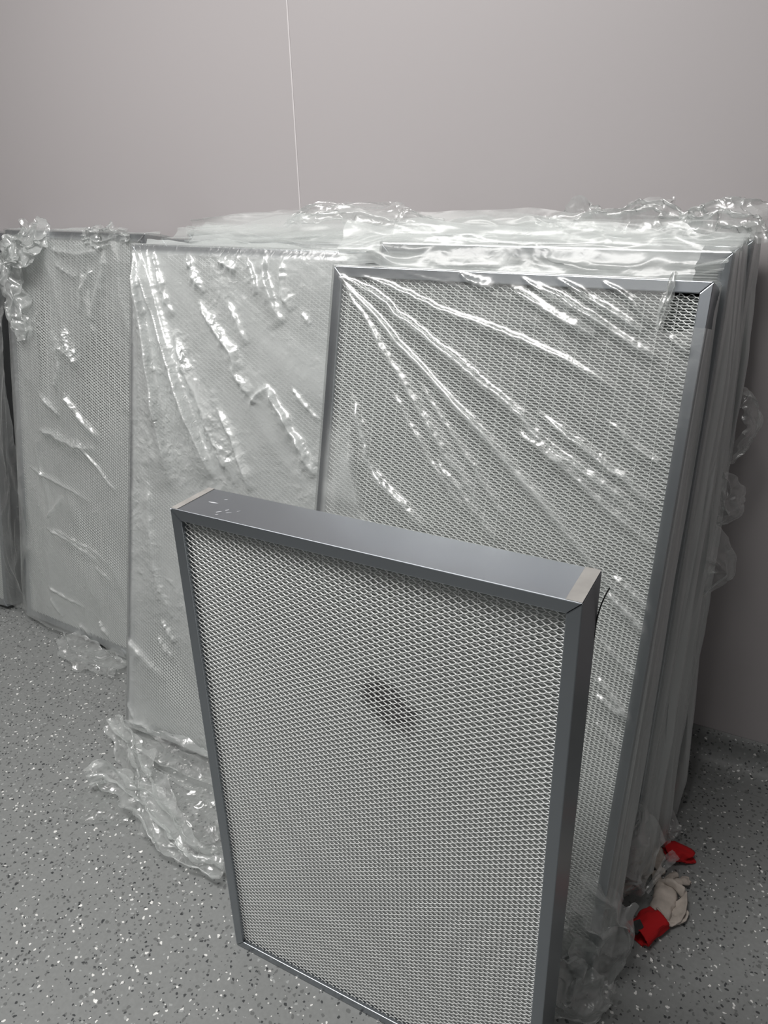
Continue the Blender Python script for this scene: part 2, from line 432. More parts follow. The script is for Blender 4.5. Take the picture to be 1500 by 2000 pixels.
def tube(name, pts, rad, mat, parent=None, ns=8, flat=1.0):
    pts = np.array(pts, float); n = len(pts); rad = np.broadcast_to(np.asarray(rad, float), (n,))
    T = np.gradient(pts, axis=0); T /= np.linalg.norm(T, axis=1)[:, None] + 1e-9
    up = np.array([0, 0, 1.0]); A = np.cross(T, up); bad = np.linalg.norm(A, axis=1) < 1e-3; A[bad] = [1, 0, 0]
    A /= np.linalg.norm(A, axis=1)[:, None]; B = np.cross(A, T)
    ph = np.linspace(0, 2 * PI, ns, endpoint=False)
    V = pts[:, None] + rad[:, None, None] * (np.cos(ph)[None, :, None] * A[:, None] + flat * np.sin(ph)[None, :, None] * B[:, None])
    return link(name, mesh_np(name, V.reshape(-1, 3), grid_faces(n, ns, wrap=True)), mat, parent, smooth=True)
# strip of gasket peeling off the rear edge near the right top corner
tube('gasket_strip', [(FW - 0.0004 + 0.012 * (t ** 2.4), FD - 0.004, FL - 0.095 + 0.075 * t) for t in np.linspace(0, 1, 24)], 0.0016, black_mat, ff, 6, 0.6)

# ---- leaning filters
make_filter('large bagged filter leaning at the front right, with clear film stretched over its mesh', P1[0], P1[1], P1[2], DF)
make_filter('large bagged filter leaning left of centre under a creased milky bag', P2[0], P2[1], P2[2], DF)
make_filter('bagged filter leaning by the wall at left, its mesh showing as two pale strips', P3[0], P3[1], P3[2], DF)
make_filter('dark edged filter cut off by the left edge of the photo', P4[0], P4[1], P4[2], DF)
PR = [leaning(-0.765, 1.230, 0.0, R(7.5), 0.64, 1.268, DF), leaning(-0.765, 1.337, 0.0, R(6.8), 0.64, 1.266, DF), leaning(-0.752, 1.438, 0.0, R(6.3), 0.64, 1.268, DF)]
for p, lb in zip(PR, ('bagged filter right behind the front one of the right stack', 'third bagged filter from the front in the right stack', 'rearmost bagged filter of the right stack, nearest the wall')):
    make_filter(lb, p[0], p[1], p[2], DF, 'filters stacked behind the front ones', guard=False)
PL = [leaning(-1.44, 1.259, 0.0, R(11.0), 0.64, 1.266, DF), leaning(-1.435, 1.392, 0.0, R(9.2), 0.64, 1.264, DF)]
for p, lb in zip(PL, ('bagged filter behind the creased milky bag in the left of centre stack', 'rearmost bagged filter of the left of centre stack, against the wall')):
    make_filter(lb, p[0], p[1], p[2], DF, 'filters stacked behind the front ones', guard=False)

# ------------------------------------------------------------------ bags
def seg_field(U, Vv, poly):
    """distance to a polyline, signed side and running fraction"""
    best = np.full(U.shape, 1e9); side = np.zeros(U.shape); frac = np.zeros(U.shape)
    P = np.array(poly); ln = np.linalg.norm(np.diff(P, axis=0), axis=1); tot = ln.sum(); acc = 0.0
    for (a, b), l in zip(zip(P[:-1], P[1:]), ln):
        if l < 1e-6: continue
        d = (b - a) / l
        rx, ry = U - a[0], Vv - a[1]
        t = np.clip(rx * d[0] + ry * d[1], 0, l)
        ex, ey = rx - t * d[0], ry - t * d[1]
        dd = np.hypot(ex, ey); m = dd < best
        cr = d[0] * ry - d[1] * rx
        best = np.where(m, dd, best); side = np.where(m, np.sign(cr), side); frac = np.where(m, (acc + t) / tot, frac)
        acc += l
    return best, side, frac

def make_bag(name_label, P, folds=(), base=0.18, crink=0.25, nu=60, nv=150, ns=16, nb=10, slack=0.0, billow=0.02, sag=None, hole=None, fin=0.02, milky=None, drape=None, side=None, seed=0, group=None, lbil=0.01):
    M, W, L, v0 = P; D = DF; m = 0.0025
    us = np.linspace(-m, W + m, nu); vs = np.linspace(0.002, L + m, nv)
    U, V = np.meshgrid(us, vs)
    # front sheet
    edge = np.minimum(np.minimum(U + m, W + m - U), np.maximum(L + m - V, 0))
    inner = sstep(0.0, 0.025, edge)
    off = slack * inner * (0.5 + 0.5 * fbm(U * 6, V * 3, 0, seed))
    den = np.full(U.shape, base); cri = np.full(U.shape, crink)
    # tiny tension wrinkles everywhere
    off += 0.0007 * inner * fbm((U + V) * 30, (U - V) * 9, 0, seed + 3)
    for poly, h, wl, wr, dn, ck in folds:
        q = [(a, b - v0) for a, b in poly]
        mw = max(wl, wr) * 0.001 * 6
        qa = np.array(q); sel = (U > qa[:, 0].min() - mw) & (U < qa[:, 0].max() + mw) & (V > qa[:, 1].min() - mw) & (V < qa[:, 1].max() + mw)
        if not sel.any(): continue
        uu, vv = U[sel], V[sel]
        wob = 0.0018 * fbm(uu * 40, vv * 40, 0, seed + 7) * (0.3 + ck)
        d, s, fr = seg_field(uu + wob, vv + wob, q)
        lt = np.clip(fr * 1.0, 0, 1)
        taper = np.clip(lt / 0.10, 0.25, 1) * (1 - lt ** 6) * np.clip((1 - lt) / 0.06, 0, 1)
        w = np.where(s > 0, wr, wl) * 0.001
        w = w * (0.40 + 0.85 * np.sqrt(lt)) * (1 + 0.20 * noise(lt * 9, wl, 0, seed + 61))
        prof = 0.62 * np.exp(-d / w) + 0.38 * np.exp(-(d / w) ** 2)
        hv = 1 + 0.22 * noise(lt * 11, wr, h, seed + 62)
        off[sel] += h * 0.001 * 1.3 * prof * hv * taper * np.clip(0.15 + inner[sel], 0, 1)
        wn = np.minimum(w, 0.009)
        band = np.exp(-(d / (wn * 0.8)) ** 2) * taper
        den[sel] += dn * 1.0 * band * (0.70 + 0.45 * fbm(uu * 70, vv * 70, 0, seed + 11))
        crb = np.exp(-(d / (w * 1.8)) ** 2) * taper * np.clip(0.75 + 0.8 * noise(uu * 22, vv * 22, 0, seed + 63), 0, 1.3)
        cri[sel] = np.maximum(cri[sel], ck * crb * 0.9)
        off[sel] += 0.0006 * ck * crb * ridged(uu * 95, vv * 80, 0, seed + 13, 2) * inner[sel]
    if drape is not None:
        dm, om, cm = drape(U, V + v0); den = den + dm; off = off + om * np.clip(0.1 + inner, 0, 1); cri = np.maximum(cri, cm)
    if milky is not None:
        dm, om = milky(U, V + v0); den = den + dm; off = off + om * inner
    den *= 0.22 + 0.78 * sstep(0.010, 0.026, edge)
    den *= 1 + 0.25 * fbm(U * 9, V * 9, 0, seed + 19)
    nl = nu + ns + nb + ns
    allv = np.zeros((nv, nl, 3)); alld = np.full((nv, nl), base * 0.5 + 0.30 if side is None else side); allc = np.full((nv, nl), max(crink, 0.25))
    allv[:, :nu, 0] = U; allv[:, :nu, 1] = -m - off; allv[:, :nu, 2] = V; alld[:, :nu] = den; allc[:, :nu] = cri
    # sides hang loose, with long folds
    ts = (np.arange(ns) + 1) / (ns + 1)
    T, V2 = np.meshgrid(ts, vs)
    y = -m + T * (D + 2 * m)
    def sidefold(sd, amp):
        f = noise(T * 5 + 0.6 * noise(V2 * 4, T * 2, 0, sd), V2 * 1.6, sd, sd + 2)
        g = noise(T * 11 + noise(V2 * 3, T * 3, 0, sd + 4), V2 * 2.2, 0, sd + 5)
        prof = np.sin(PI * np.clip(T, 0, 1)) ** 0.55
        k = np.interp(V2, [0, 0.1, 0.3, 0.5, 0.8, 1.05, L], [1.0, 1.1, 0.95, 0.7, 0.65, 0.5, 0.12])
        return amp * k * prof * np.clip(0.62 + 0.55 * f + 0.25 * g, 0.04, 2)
    yw = np.clip(y + 0.012 * noise(T * 6, V2 * 4, 0, seed + 41) * np.sin(PI * T), -0.004, D + 0.004)
    bl = sidefold(seed + 23, billow)
    allv[:, nu:nu+ns, 0] = W + m + bl; allv[:, nu:nu+ns, 1] = yw; allv[:, nu:nu+ns, 2] = V2
    ub = np.linspace(W + m, -m, nb); 
    allv[:, nu+ns:nu+ns+nb, 0] = ub[None]; allv[:, nu+ns:nu+ns+nb, 1] = D + m; allv[:, nu+ns:nu+ns+nb, 2] = vs[:, None]
    bl2 = sidefold(seed + 29, lbil)
    allv[:, nu+ns+nb:, 0] = -m - bl2; allv[:, nu+ns+nb:, 1] = yw[:, ::-1]; allv[:, nu+ns+nb:, 2] = V2
    # top: both walls come together over the rail and end in a crumpled fin that lies back
    top = allv[-1]; rows = [];  rd = []; rc_ = []
    K = 16
    for k in range(1, K + 1):
        t = k / K
        r = top.copy()
        tt = min(1.0, t / 0.5); ft = max(0.0, (t - 0.5) / 0.5)
        r[:, 1] = top[:, 1] + (D * 0.55 - top[:, 1]) * tt
        x = top[:, 0]
        wave = 0.5 + 0.5 * noise(x * 7 + tt * 1.5, tt * 1.2, 0, seed + 51) + 0.35 * noise(x * 19 - tt * 3, tt * 2, 0, seed + 53)
        r[:, 2] = top[:, 2] + (0.003 + fin * 0.55 * wave) * math.sin(PI / 2 * tt)
        f = fin * ft * (0.9 + 0.8 * noise(x * 8, 3.3, 0, seed + 57) + 0.35 * noise(x * 30, 3.3, 0, seed + 58))
        r[:, 2] += np.maximum(f, 0.0) * 0.75; r[:, 1] += 0.5 * np.maximum(f, 0) + 0.006 * ft * noise(x * 25, t * 4, 0, seed + 59)
        rows.append(r); rd.append(np.full(nl, base * 0.45 + 0.06 * tt)); rc_.append(np.full(nl, max(crink, 0.35)))
    allv = np.concatenate([allv, np.array(rows)]); alld = np.concatenate([alld, np.array(rd)]); allc = np.concatenate([allc, np.array(rc_)])
    mat_ = np.zeros(alld.shape); mat_[nv:] = 0.8
    F = grid_faces(nv + K, nl, wrap=True)
    if hole is not None:
        hu, hv = hole
        hv = hv - v0
        wig = 0.004 * noise(allv[..., 2] * 30, allv[..., 0] * 30, 0, 3)
        bad = (allv[..., 0] > hu + wig) & (allv[..., 2] > hv + wig + 0.35 * (allv[..., 0] - hu)*0.2) & (allv[..., 1] < 0.05 - 0.4 * np.clip(L - allv[..., 2], 0, 0.12))
        bad = bad.reshape(-1); F = F[~bad[F].any(1)]
    me = mesh_np('plastic_bag', allv.reshape(-1, 3), F, {'film': np.clip(alld, 0, 0.93), 'crinkle': np.clip(allc, 0, 2.5), 'matte': mat_})
    o = link('plastic_bag', me, film_mat, smooth=True); o.matrix_world = M
    tag(o, name_label, 'plastic bag', group)
    return o

def sheet(name, path, width, up, parent=None, nf=3.0, amp=0.012, crumple=0.006, dens=0.35, crink=0.8, seed=0, nS=70, nT=48, arch=0.0, scale=30, zmin=None, matte=0.0):
    """loose gathered film along a path: folds run along it, crumpled all over"""
    p = np.array(path, float); seg = np.r_[0, np.cumsum(np.linalg.norm(np.diff(p, axis=0), axis=1))]
    s = np.linspace(0, seg[-1], nS)
    c = np.stack([np.interp(s, seg, p[:, k]) for k in range(3)], 1)
    for _ in range(3): c[1:-1] = (c[:-2] + 2 * c[1:-1] + c[2:]) / 4
    w = np.interp(s, np.linspace(0, seg[-1], len(width)), width)
    T = np.gradient(c, axis=0); T /= np.linalg.norm(T, axis=1)[:, None] + 1e-9
    up = np.array(up, float); up /= np.linalg.norm(up)
    A = np.cross(T, up); A /= np.linalg.norm(A, axis=1)[:, None] + 1e-9
    t = np.linspace(-0.5, 0.5, nT)
    SS, TT = np.meshgrid(np.linspace(0, 1, nS), t, indexing='ij')
    ph = 6.28 * (nf * TT + 0.5 * noise(SS * 4, TT * 2, 0, seed)) 
    h = amp * (0.5 + 0.5 * np.sin(ph)) * (0.7 + 0.5 * noise(SS * 5, TT * 5, 0, seed + 1)) + arch * (1 - 4 * TT ** 2)
    ww = w[:, None] * (1 + 0.22 * noise(SS * 9, np.sign(TT) * 3.0, 0, seed + 2))
    X = c[:, None, :] + A[:, None, :] * (TT * ww + 0.35 * amp * np.cos(ph))[..., None] + up * h[..., None]
    qs = SS * seg[-1] * scale * 0.55 + 0.8 * noise(SS * 6, TT * 3, 0, seed + 71); qt = TT * ww * scale * 1.5 + 0.9 * noise(SS * 5, TT * 2, 0, seed + 72)
    for k in range(3):
        X[..., k] += crumple * (0.9 * noise(qs, qt, 0.37 * k, seed + 40 + k) + 0.55 * (ridged(qs * 1.3, qt * 1.3, 0.37 * k, seed + 50 + k, 2) - 0.4))
    if zmin is not None: X[..., 2] = np.maximum(X[..., 2], zmin + 0.001 * (1 + noise(SS * 30, TT * 9, 0, seed)))
    d = dens * (0.75 + 0.45 * ridged(SS * 7, TT * nf * 3, 0, seed + 9, 2))
    me = mesh_np(name, X.reshape(-1, 3), grid_faces(nS, nT), {'film': np.clip(d, 0.03, 0.9), 'crinkle': np.full(d.shape, crink), 'matte': np.full(d.shape, matte)})
    o = link(name, me, film_mat, None, smooth=True)
    if parent is not None:
        o.parent = parent; o.matrix_parent_inverse = parent.matrix_world.inverted()
    return o

# fold lines on the bags, in metres on the face of each filter: (line, height mm, width left mm, width right mm, film gathered, crinkle)
F1F =[
 ([(0.017,1.239),(0.047,1.205),(0.083,1.164),(0.111,1.127),(0.131,1.103),(0.153,1.079),(0.177,1.052),(0.203,1.019),(0.234,0.982),(0.264,0.950),(0.279,0.929),(0.303,0.909),(0.329,0.880),(0.351,0.845),(0.372,0.820)],6,5,9,0.5,1),
 ([(0.253,0.928),(0.281,0.898),(0.309,0.879),(0.339,0.845),(0.367,0.819),(0.396,0.793)],5,5,8,0.45,1),
 ([(0.015,1.242),(0.064,1.203),(0.110,1.170),(0.158,1.126),(0.205,1.091),(0.246,1.059),(0.286,1.027),(0.327,0.997),(0.368,0.963),(0.390,0.943),(0.406,0.928),(0.439,0.902),(0.469,0.879),(0.504,0.846),(0.541,0.814),(0.560,0.797),(0.591,0.769),(0.621,0.748),(0.653,0.727)],7,9,6,0.75,0.3),
 ([(0.023,1.242),(0.077,1.222),(0.129,1.195),(0.170,1.167),(0.209,1.147),(0.248,1.122),(0.292,1.096),(0.330,1.073),(0.364,1.054),(0.408,1.025),(0.450,0.984),(0.485,0.965),(0.520,0.952),(0.547,0.939),(0.578,0.924),(0.612,0.900),(0.640,0.881),(0.653,0.871)],8,14,5,0.6,1.2),
 ([(0.069,1.243),(0.126,1.229),(0.187,1.209),(0.235,1.192),(0.282,1.181),(0.330,1.169),(0.367,1.158),(0.391,1.154),(0.422,1.141),(0.471,1.127),(0.520,1.105),(0.569,1.079)],5,8,5,0.45,0.6),
 ([(0.260,1.259),(0.284,1.245),(0.309,1.237),(0.331,1.230)],6,4,8,0.7,1),
 ([(0.361,1.236),(0.387,1.224),(0.420,1.208),(0.450,1.192),(0.487,1.177),(0.520,1.165)],6,5,9,0.7,1.2),
 ([(0.408,1.245),(0.441,1.227),(0.478,1.209),(0.507,1.194),(0.543,1.177),(0.569,1.162),(0.596,1.149),(0.623,1.137)],6,5,5,0.7,1),
 ([(0.373,1.255),(0.409,1.237),(0.442,1.219),(0.476,1.203)],4,4,4,0.4,0.4),
 ([(0.432,1.257),(0.454,1.245),(0.493,1.228),(0.536,1.206),(0.571,1.185),(0.596,1.175)],5,5,5,0.5,1),
 ([(0.509,1.256),(0.535,1.242),(0.563,1.225),(0.583,1.203),(0.605,1.186)],4,4,4,0.35,0.5),
 ([(0.627,1.175),(0.650,1.160),(0.664,1.149)],4,4,4,0.4,0.8),
 ([(0.437,1.032),(0.471,1.013),(0.509,0.993),(0.530,0.980),(0.552,0.967),(0.579,0.951),(0.517,0.987),(0.547,0.970),(0.573,0.956),(0.599,0.942),(0.618,0.924),(0.646,0.905),(0.663,0.895)],7,6,6,0.7,1.2),
 ([(0.392,1.008),(0.419,0.990),(0.461,0.965),(0.484,0.954),(0.506,0.936),(0.499,0.942),(0.524,0.927),(0.552,0.907),(0.584,0.883),(0.617,0.864),(0.650,0.845),(0.669,0.833)],6,5,9,0.65,1),
 ([(0.549,1.035),(0.568,1.026),(0.603,0.999),(0.642,0.978),(0.604,0.997),(0.628,0.983),(0.647,0.974)],4,4,4,0.4,0.4),
 ([(0.146,1.039),(0.170,1.018),(0.196,0.980),(0.215,0.958),(0.240,0.927),(0.246,0.920),(0.271,0.894),(0.298,0.865),(0.340,0.833)],4,5,4,0.4,1),
 ([(0.203,1.062),(0.233,1.030),(0.263,0.996),(0.293,0.966),(0.319,0.937),(0.326,0.929),(0.353,0.896),(0.382,0.860),(0.416,0.824)],4,4,5,0.45,1),
 ([(0.069,1.015),(0.087,0.977),(0.102,0.948),(0.112,0.904),(0.148,0.864),(0.190,0.836),(0.226,0.809),(0.262,0.788)],9,25,5,0.55,1.5),
 ([(0.594,0.750),(0.619,0.733),(0.642,0.717),(0.659,0.703),(0.676,0.682)],6,10,5,0.7,0.2),
 ([(0.598,0.780),(0.632,0.759),(0.660,0.739),(0.677,0.729)],5,5,8,0.55,0.2),
 ([(0.600,0.597),(0.626,0.578),(0.646,0.559),(0.661,0.541),(0.675,0.527)],6,9,5,0.7,0.2),
 ([(0.603,0.565),(0.620,0.557),(0.639,0.546),(0.656,0.538)],5,5,5,0.6,0.5),
 ([(0.610,0.515),(0.634,0.498),(0.659,0.477)],4,4,4,0.45,0.6),
 ([(0.596,0.666),(0.625,0.642),(0.650,0.621),(0.674,0.617)],4,5,5,0.4,0.3),
]
F2F =[
 ([(0.016,1.251),(0.038,1.191),(0.056,1.114),(0.072,1.042),(0.093,0.951),(0.122,0.828),(0.155,0.688)],22,36,5,0.2,0.4),
 ([(0.037,1.250),(0.071,1.184),(0.102,1.105),(0.137,1.029),(0.176,0.950),(0.215,0.872),(0.258,0.791),(0.288,0.730)],24,30,5,0.2,0.3),
 ([(0.053,1.263),(0.071,1.207),(0.101,1.135),(0.132,1.065),(0.158,1.001),(0.193,0.922),(0.220,0.848)],6,8,8,0.3,0.6),
 ([(0.078,1.254),(0.099,1.209),(0.119,1.159),(0.143,1.108)],9,12,5,0.35,2),
 ([(0.152,1.072),(0.178,1.012),(0.212,0.957),(0.250,0.892),(0.283,0.835),(0.313,0.787),(0.314,0.793),(0.352,0.734)],13,12,22,0.4,2.5),
 ([(0.181,1.252),(0.202,1.210),(0.234,1.165)],9,10,8,0.4,2),
 ([(0.220,1.144),(0.256,1.109),(0.292,1.068),(0.321,1.045),(0.334,0.999),(0.357,0.978),(0.379,0.946)],12,10,14,0.4,2.2),
 ([(0.285,0.914),(0.326,0.859),(0.356,0.799),(0.390,0.731)],9,6,14,0.35,1.2),
 ([(0.426,0.980),(0.457,0.937),(0.491,0.893),(0.522,0.853),(0.541,0.822),(0.565,0.793)],14,14,8,0.4,1.6),
 ([(0.271,1.240),(0.293,1.233),(0.326,1.220)],8,8,8,0.4,1.5),
 ([(0.354,1.246),(0.369,1.216),(0.386,1.173)],8,10,4,0.3,1.5),
 ([(0.395,1.252),(0.407,1.199),(0.429,1.154),(0.456,1.111)],11,18,6,0.3,1.5),
 ([(0.444,1.243),(0.442,1.219),(0.451,1.177),(0.474,1.140)],8,6,12,0.3,1.5),
 ([(0.304,1.152),(0.332,1.114),(0.360,1.062)],7,10,8,0.25,1.2),
 ([(0.488,0.984),(0.521,0.951),(0.567,0.920)],5,4,6,0.35,0.6),
 ([(0.501,1.142),(0.526,1.119)],4,4,5,0.3,0.5),
 ([(0.378,0.937),(0.395,0.959),(0.426,0.980)],7,10,6,0.25,1),
 ([(0.109,0.307),(0.135,0.278),(0.165,0.258)],8,8,8,0.3,1.2),
 ([(0.123,0.354),(0.148,0.325),(0.173,0.304)],8,8,8,0.3,1.2),
 ([(0.071,0.699),(0.089,0.553),(0.111,0.444),(0.171,0.358)],7,30,10,0.2,1.5),
 ([(0.017,0.040),(0.069,0.044),(0.106,0.027)],6,6,8,0.35,1),
 ([(-0.006,0.152),(0.011,0.093),(0.048,0.042)],5,6,6,0.3,1),
 ([(-0.007,0.280),(0.055,0.240),(0.117,0.208),(0.156,0.204)],8,40,10,0.25,0.4),
]
F3F =[
 ([(0.149,0.793),(0.188,0.768),(0.252,0.734)],10,10,12,0.4,1.5),
 ([(0.130,0.673),(0.223,0.673),(0.292,0.654),(0.331,0.653),(0.408,0.656)],12,14,14,0.35,2.5),
 ([(0.271,0.808),(0.308,0.774),(0.345,0.730),(0.382,0.710),(0.424,0.694)],10,14,10,0.35,1.2),
 ([(0.331,0.653),(0.387,0.613),(0.461,0.561),(0.493,0.544)],7,5,6,0.35,0.5),
 ([(0.077,0.550),(0.130,0.531),(0.193,0.521),(0.284,0.507),(0.372,0.484)],6,5,7,0.3,0.6),
 ([(0.232,0.812),(0.255,0.873),(0.249,0.935),(0.224,0.995)],10,12,20,0.3,2),
 ([(0.282,1.000),(0.285,0.963),(0.307,0.934),(0.339,0.897)],10,14,14,0.3,2.5),
 ([(0.158,0.398),(0.198,0.445),(0.232,0.483)],6,8,8,0.2,0.5),
 ([(0.161,0.363),(0.233,0.348),(0.294,0.334),(0.358,0.315),(0.408,0.294)],6,6,6,0.45,0.6),
 ([(0.188,0.366),(0.290,0.348),(0.371,0.334),(0.466,0.308)],5,5,5,0.35,0.5),
 ([(0.374,0.283),(0.420,0.273),(0.465,0.257)],6,6,8,0.4,0.8),
 ([(0.157,0.165),(0.239,0.145),(0.323,0.130)],5,5,6,0.35,0.8),
 ([(0.392,0.111),(0.404,0.086),(0.442,0.069)],9,10,8,0.4,1.5),
 ([(0.284,0.061),(0.324,0.050),(0.346,0.037)],7,8,8,0.4,1.2),
 ([(0.168,0.129),(0.199,0.098),(0.225,0.073)],5,6,10,0.3,0.6),
 ([(0.230,1.217),(0.299,1.207),(0.366,1.206),(0.432,1.218)],9,12,12,0.3,2),
 ([(0.238,1.177),(0.305,1.152),(0.353,1.142)],8,10,14,0.3,1.6),
 ([(0.407,1.169),(0.371,1.119),(0.360,1.081),(0.338,1.036)],9,14,10,0.3,2),
 ([(0.253,0.939),(0.293,0.927),(0.341,0.896)],10,12,12,0.3,2),
 ([(0.450,1.224),(0.444,1.165),(0.418,1.103),(0.391,1.024)],8,10,16,0.3,1.2),
]

def loc(P, u, v, n=0.0):
    """a point on a leaning filter: u to the right, v up from the floor along it, n out in front of it"""
    M, W, L, v0 = P
    return tuple(M @ Vector((u, -n, v - v0)))

# milky areas where the film stands off the mesh
def milky1(U, V):
    edge_u = np.interp(V, [0.0, 0.60, 0.72, 0.80, 0.88, 0.95, 1.0], [0.36, 0.26, 0.175, 0.115, 0.085, 0.072, 0.05])
    a = (1 - sstep(-0.012, 0.006, U - edge_u)) * (1 - sstep(0.86, 1.02, V))
    b = 0.02 + 0.12 * sstep(0.55, 0.0, V)
    return 0.46 * a * (0.75 + 0.4 * noise(U * 30, V * 30, 0, 91)) + b, 0.010 * a * sstep(0.0, 0.05, U)
def milky2(U, V):
    # clearer patch low down at the left, where the film lies on the mesh
    c = np.exp(-(((U - 0.17) / 0.14) ** 2 + ((V - 0.20 + 0.45 * (U - 0.17)) / 0.13) ** 2) * 1.4)
    return -0.62 * c, -0.006 * c
def milky3(U, V):
    c = np.exp(-(((U - 0.43) / 0.13) ** 2 + ((V - 0.86) / 0.19) ** 2) * 1.5) + 0.7 * np.exp(-(((U - 0.17) / 0.035) ** 2 + ((V - 0.98) / 0.16) ** 2) * 1.5)
    d = np.exp(-(((U - 0.38 + 0.6 * (V - 0.32)) / 0.22) ** 2 + ((V - 0.34) / 0.12) ** 2) * 1.4)
    return -0.55 * np.clip(c, 0, 1) - 0.26 * d, -0.006 * c

# smaller folds, fanning out from the corner each bag hangs from
def drape1(U, V):
    a = np.arctan2(U + 0.03, 1.285 - V); r = np.hypot(U + 0.03, 1.285 - V)
    n = ridged(a * 9 + 0.10 * noise(r * 9, a * 6, 0, 301), r * 0.5, 0, 302, 2) ; n = np.clip(n, 0, 1) ** 5
    k = sstep(0.05, 0.25, r) * np.clip(0.45 + 0.9 * noise(U * 5, V * 5, 0, 303), 0, 1)
    return 0.16 * n * k, 0.0016 * n * k, 0.3 * n
def drape2(U, V):
    a = np.arctan2(U + 0.10, 1.42 - V); r = np.hypot(U + 0.10, 1.42 - V)
    x = a * 11 + 0.22 * noise(r * 5, a * 5, 0, 311)
    n = ridged(x, r * 0.9, 0, 312, 2); f = noise(x * 0.55 + 3, r * 0.8, 0, 313)
    k = sstep(0.12, 0.5, r) * (0.35 + 0.65 * sstep(0.25, 0.75, V)) * (0.15 + 0.85 * sstep(0.12, 0.26, U - 0.10 * (1.2 - V))) * (1 - 0.85 * sstep(0.36, 0.50, a))
    g = np.clip(noise(U * 7, V * 5, 0, 314) * 1.6 + 0.25, 0, 1.2)
    small = ridged(U * 17 + noise(V * 9, U * 4, 0, 315), V * 11, 0, 316, 3)
    return 0.10 * noise(x, r * 1.5, 0, 318), k * (0.009 * np.clip(n, 0, 1) + 0.007 * f) + 0.0020 * small * g, 0.45 + 1.0 * g
def drape3(U, V):
    x = U * 9 + V * 2.5 + 0.8 * noise(U * 4, V * 3, 0, 321)
    n = ridged(x * 0.7, V * 2.6, 0, 322, 2); f = noise(U * 6, V * 3.5, 0, 323)
    g = np.clip(noise(U * 8, V * 6, 0, 324) * 1.7 + 0.1, 0, 1.3) * (0.3 + 0.7 * sstep(0.45, 0.7, V))
    small = ridged(U * 15 + noise(V * 9, U * 4, 0, 325), V * 13, 0, 326, 3)
    return 0.10 * noise(x, V * 4, 0, 327), 0.010 * np.clip(n, 0, 1) + 0.010 * f + 0.002 * small * g, 0.3 + 0.9 * g

b1 = make_bag('clear plastic bag stretched in rays over the front right filter, torn at its corner', P1, F1F, base=0.10, crink=0.16, nu=300, nv=520, ns=40, nb=24, slack=0.0015, billow=0.020, hole=(0.62, 1.186), fin=0.006, milky=milky1, drape=drape1, seed=1)
b2 = make_bag('creased milky plastic bag hanging in long diagonal folds over the filter left of centre', P2, F2F, base=0.70, crink=0.5, nu=290, nv=520, ns=40, nb=24, slack=0.012, billow=0.008, fin=0.012, milky=milky2, drape=drape2, seed=2, lbil=0.016)
b3 = make_bag('crumpled plastic bag over the filter at left, bunched up on its top left corner', P3, F3F, base=0.32, crink=0.6, nu=260, nv=480, ns=30, nb=20, slack=0.010, billow=0.010, fin=0.008, milky=milky3, drape=drape3, seed=3, lbil=0.05)
b4 = make_bag('thin plastic bag on the dark edged filter cut off at the left', P4, base=0.07, side=0.08, crink=0.3, nu=50, nv=160, ns=24, nb=12, slack=0.006, billow=0.012, fin=0.004, seed=4)
GB = 'bags of the stacked filters behind'
bR = [make_bag(lb, p, base=0.42, crink=0.3, nu=90, nv=220, ns=44, nb=40, slack=0.006, billow=bw, fin=fn, seed=s, group=GB)
      for p, lb, bw, fn, s in zip(PR, ('plastic bag right behind the torn clear one in the right stack', 'third plastic bag from the front in the right stack', 'rearmost plastic bag of the right stack, its top crumpled against the wall'), (0.042, 0.05, 0.045), (0.022, 0.026, 0.03), (11, 12, 13))]
bL = [make_bag(lb, p, base=0.30, crink=0.3, nu=90, nv=60, ns=16, nb=40, slack=0.006, billow=0.006, fin=fn, seed=s, group=GB)
      for p, lb, fn, s in zip(PL, ('plastic bag behind the creased milky one left of centre', 'rearmost plastic bag left of centre, against the wall'), (0.018, 0.022), (21, 22))]

# ---- bunched ends, flaps and trailing tails of the bags
# bunch on the top left corner of the left filter
sheet('bunched_film', [loc(P3, 0.05, 1.165, 0.022), loc(P3, 0.095, 1.215, 0.026), loc(P3, 0.155, 1.228, 0.024), loc(P3, 0.205, 1.20, 0.010)], [0.08, 0.12, 0.12, 0.07], (0, -0.8, 0.6), b3, 2.2, 0.022, 0.020, 0.62, 1.2, 61, 110, 80, 0.022, 26)
sheet('bunched_film', [loc(P3, 0.05, 1.205, 0.02), loc(P3, 0.07, 1.10, 0.022), loc(P3, 0.09, 0.95, 0.012)], [0.09, 0.09, 0.03], (0.2, -1, 0.1), b3, 2.0, 0.016, 0.012, 0.55, 1.4, 62, 100, 60, 0.012, 24)
sheet('bunched_film', [loc(P3, 0.36, 1.262, 0.008), loc(P3, 0.45, 1.255, 0.01), loc(P3, 0.55, 1.262, 0.006)], [0.03, 0.07, 0.04], (0, -1, 0.3), b3, 2.0, 0.010, 0.012, 0.35, 1.4, 63, 70, 40, 0.008, 30)
# loose wing of film down the left side of that filter
sheet('loose_wing', [loc(P3, -0.02, 1.20, 0.012), loc(P3, -0.055, 0.95, 0.03), loc(P3, -0.09, 0.65, 0.035), loc(P3, -0.10, 0.35, 0.03), loc(P3, -0.10, 0.03, 0.01)], [0.06, 0.13, 0.20, 0.25, 0.27], (0.15, -1, 0.1), b3, 2.2, 0.022, 0.008, 0.16, 0.8, 64, 140, 60, 0.006, 14, zmin=0.002)
sheet('bag_tail', [(-1.93, 1.35, 0.030), (-1.86, 1.318, 0.012), (-1.76, 1.30, 0.012), (-1.64, 1.30, 0.02)], [0.06, 0.12, 0.13, 0.10], (0, 0, 1), b3, 2.0, 0.016, 0.010, 0.28, 1.0, 65, 70, 50, 0.008, 26, zmin=0.0015)
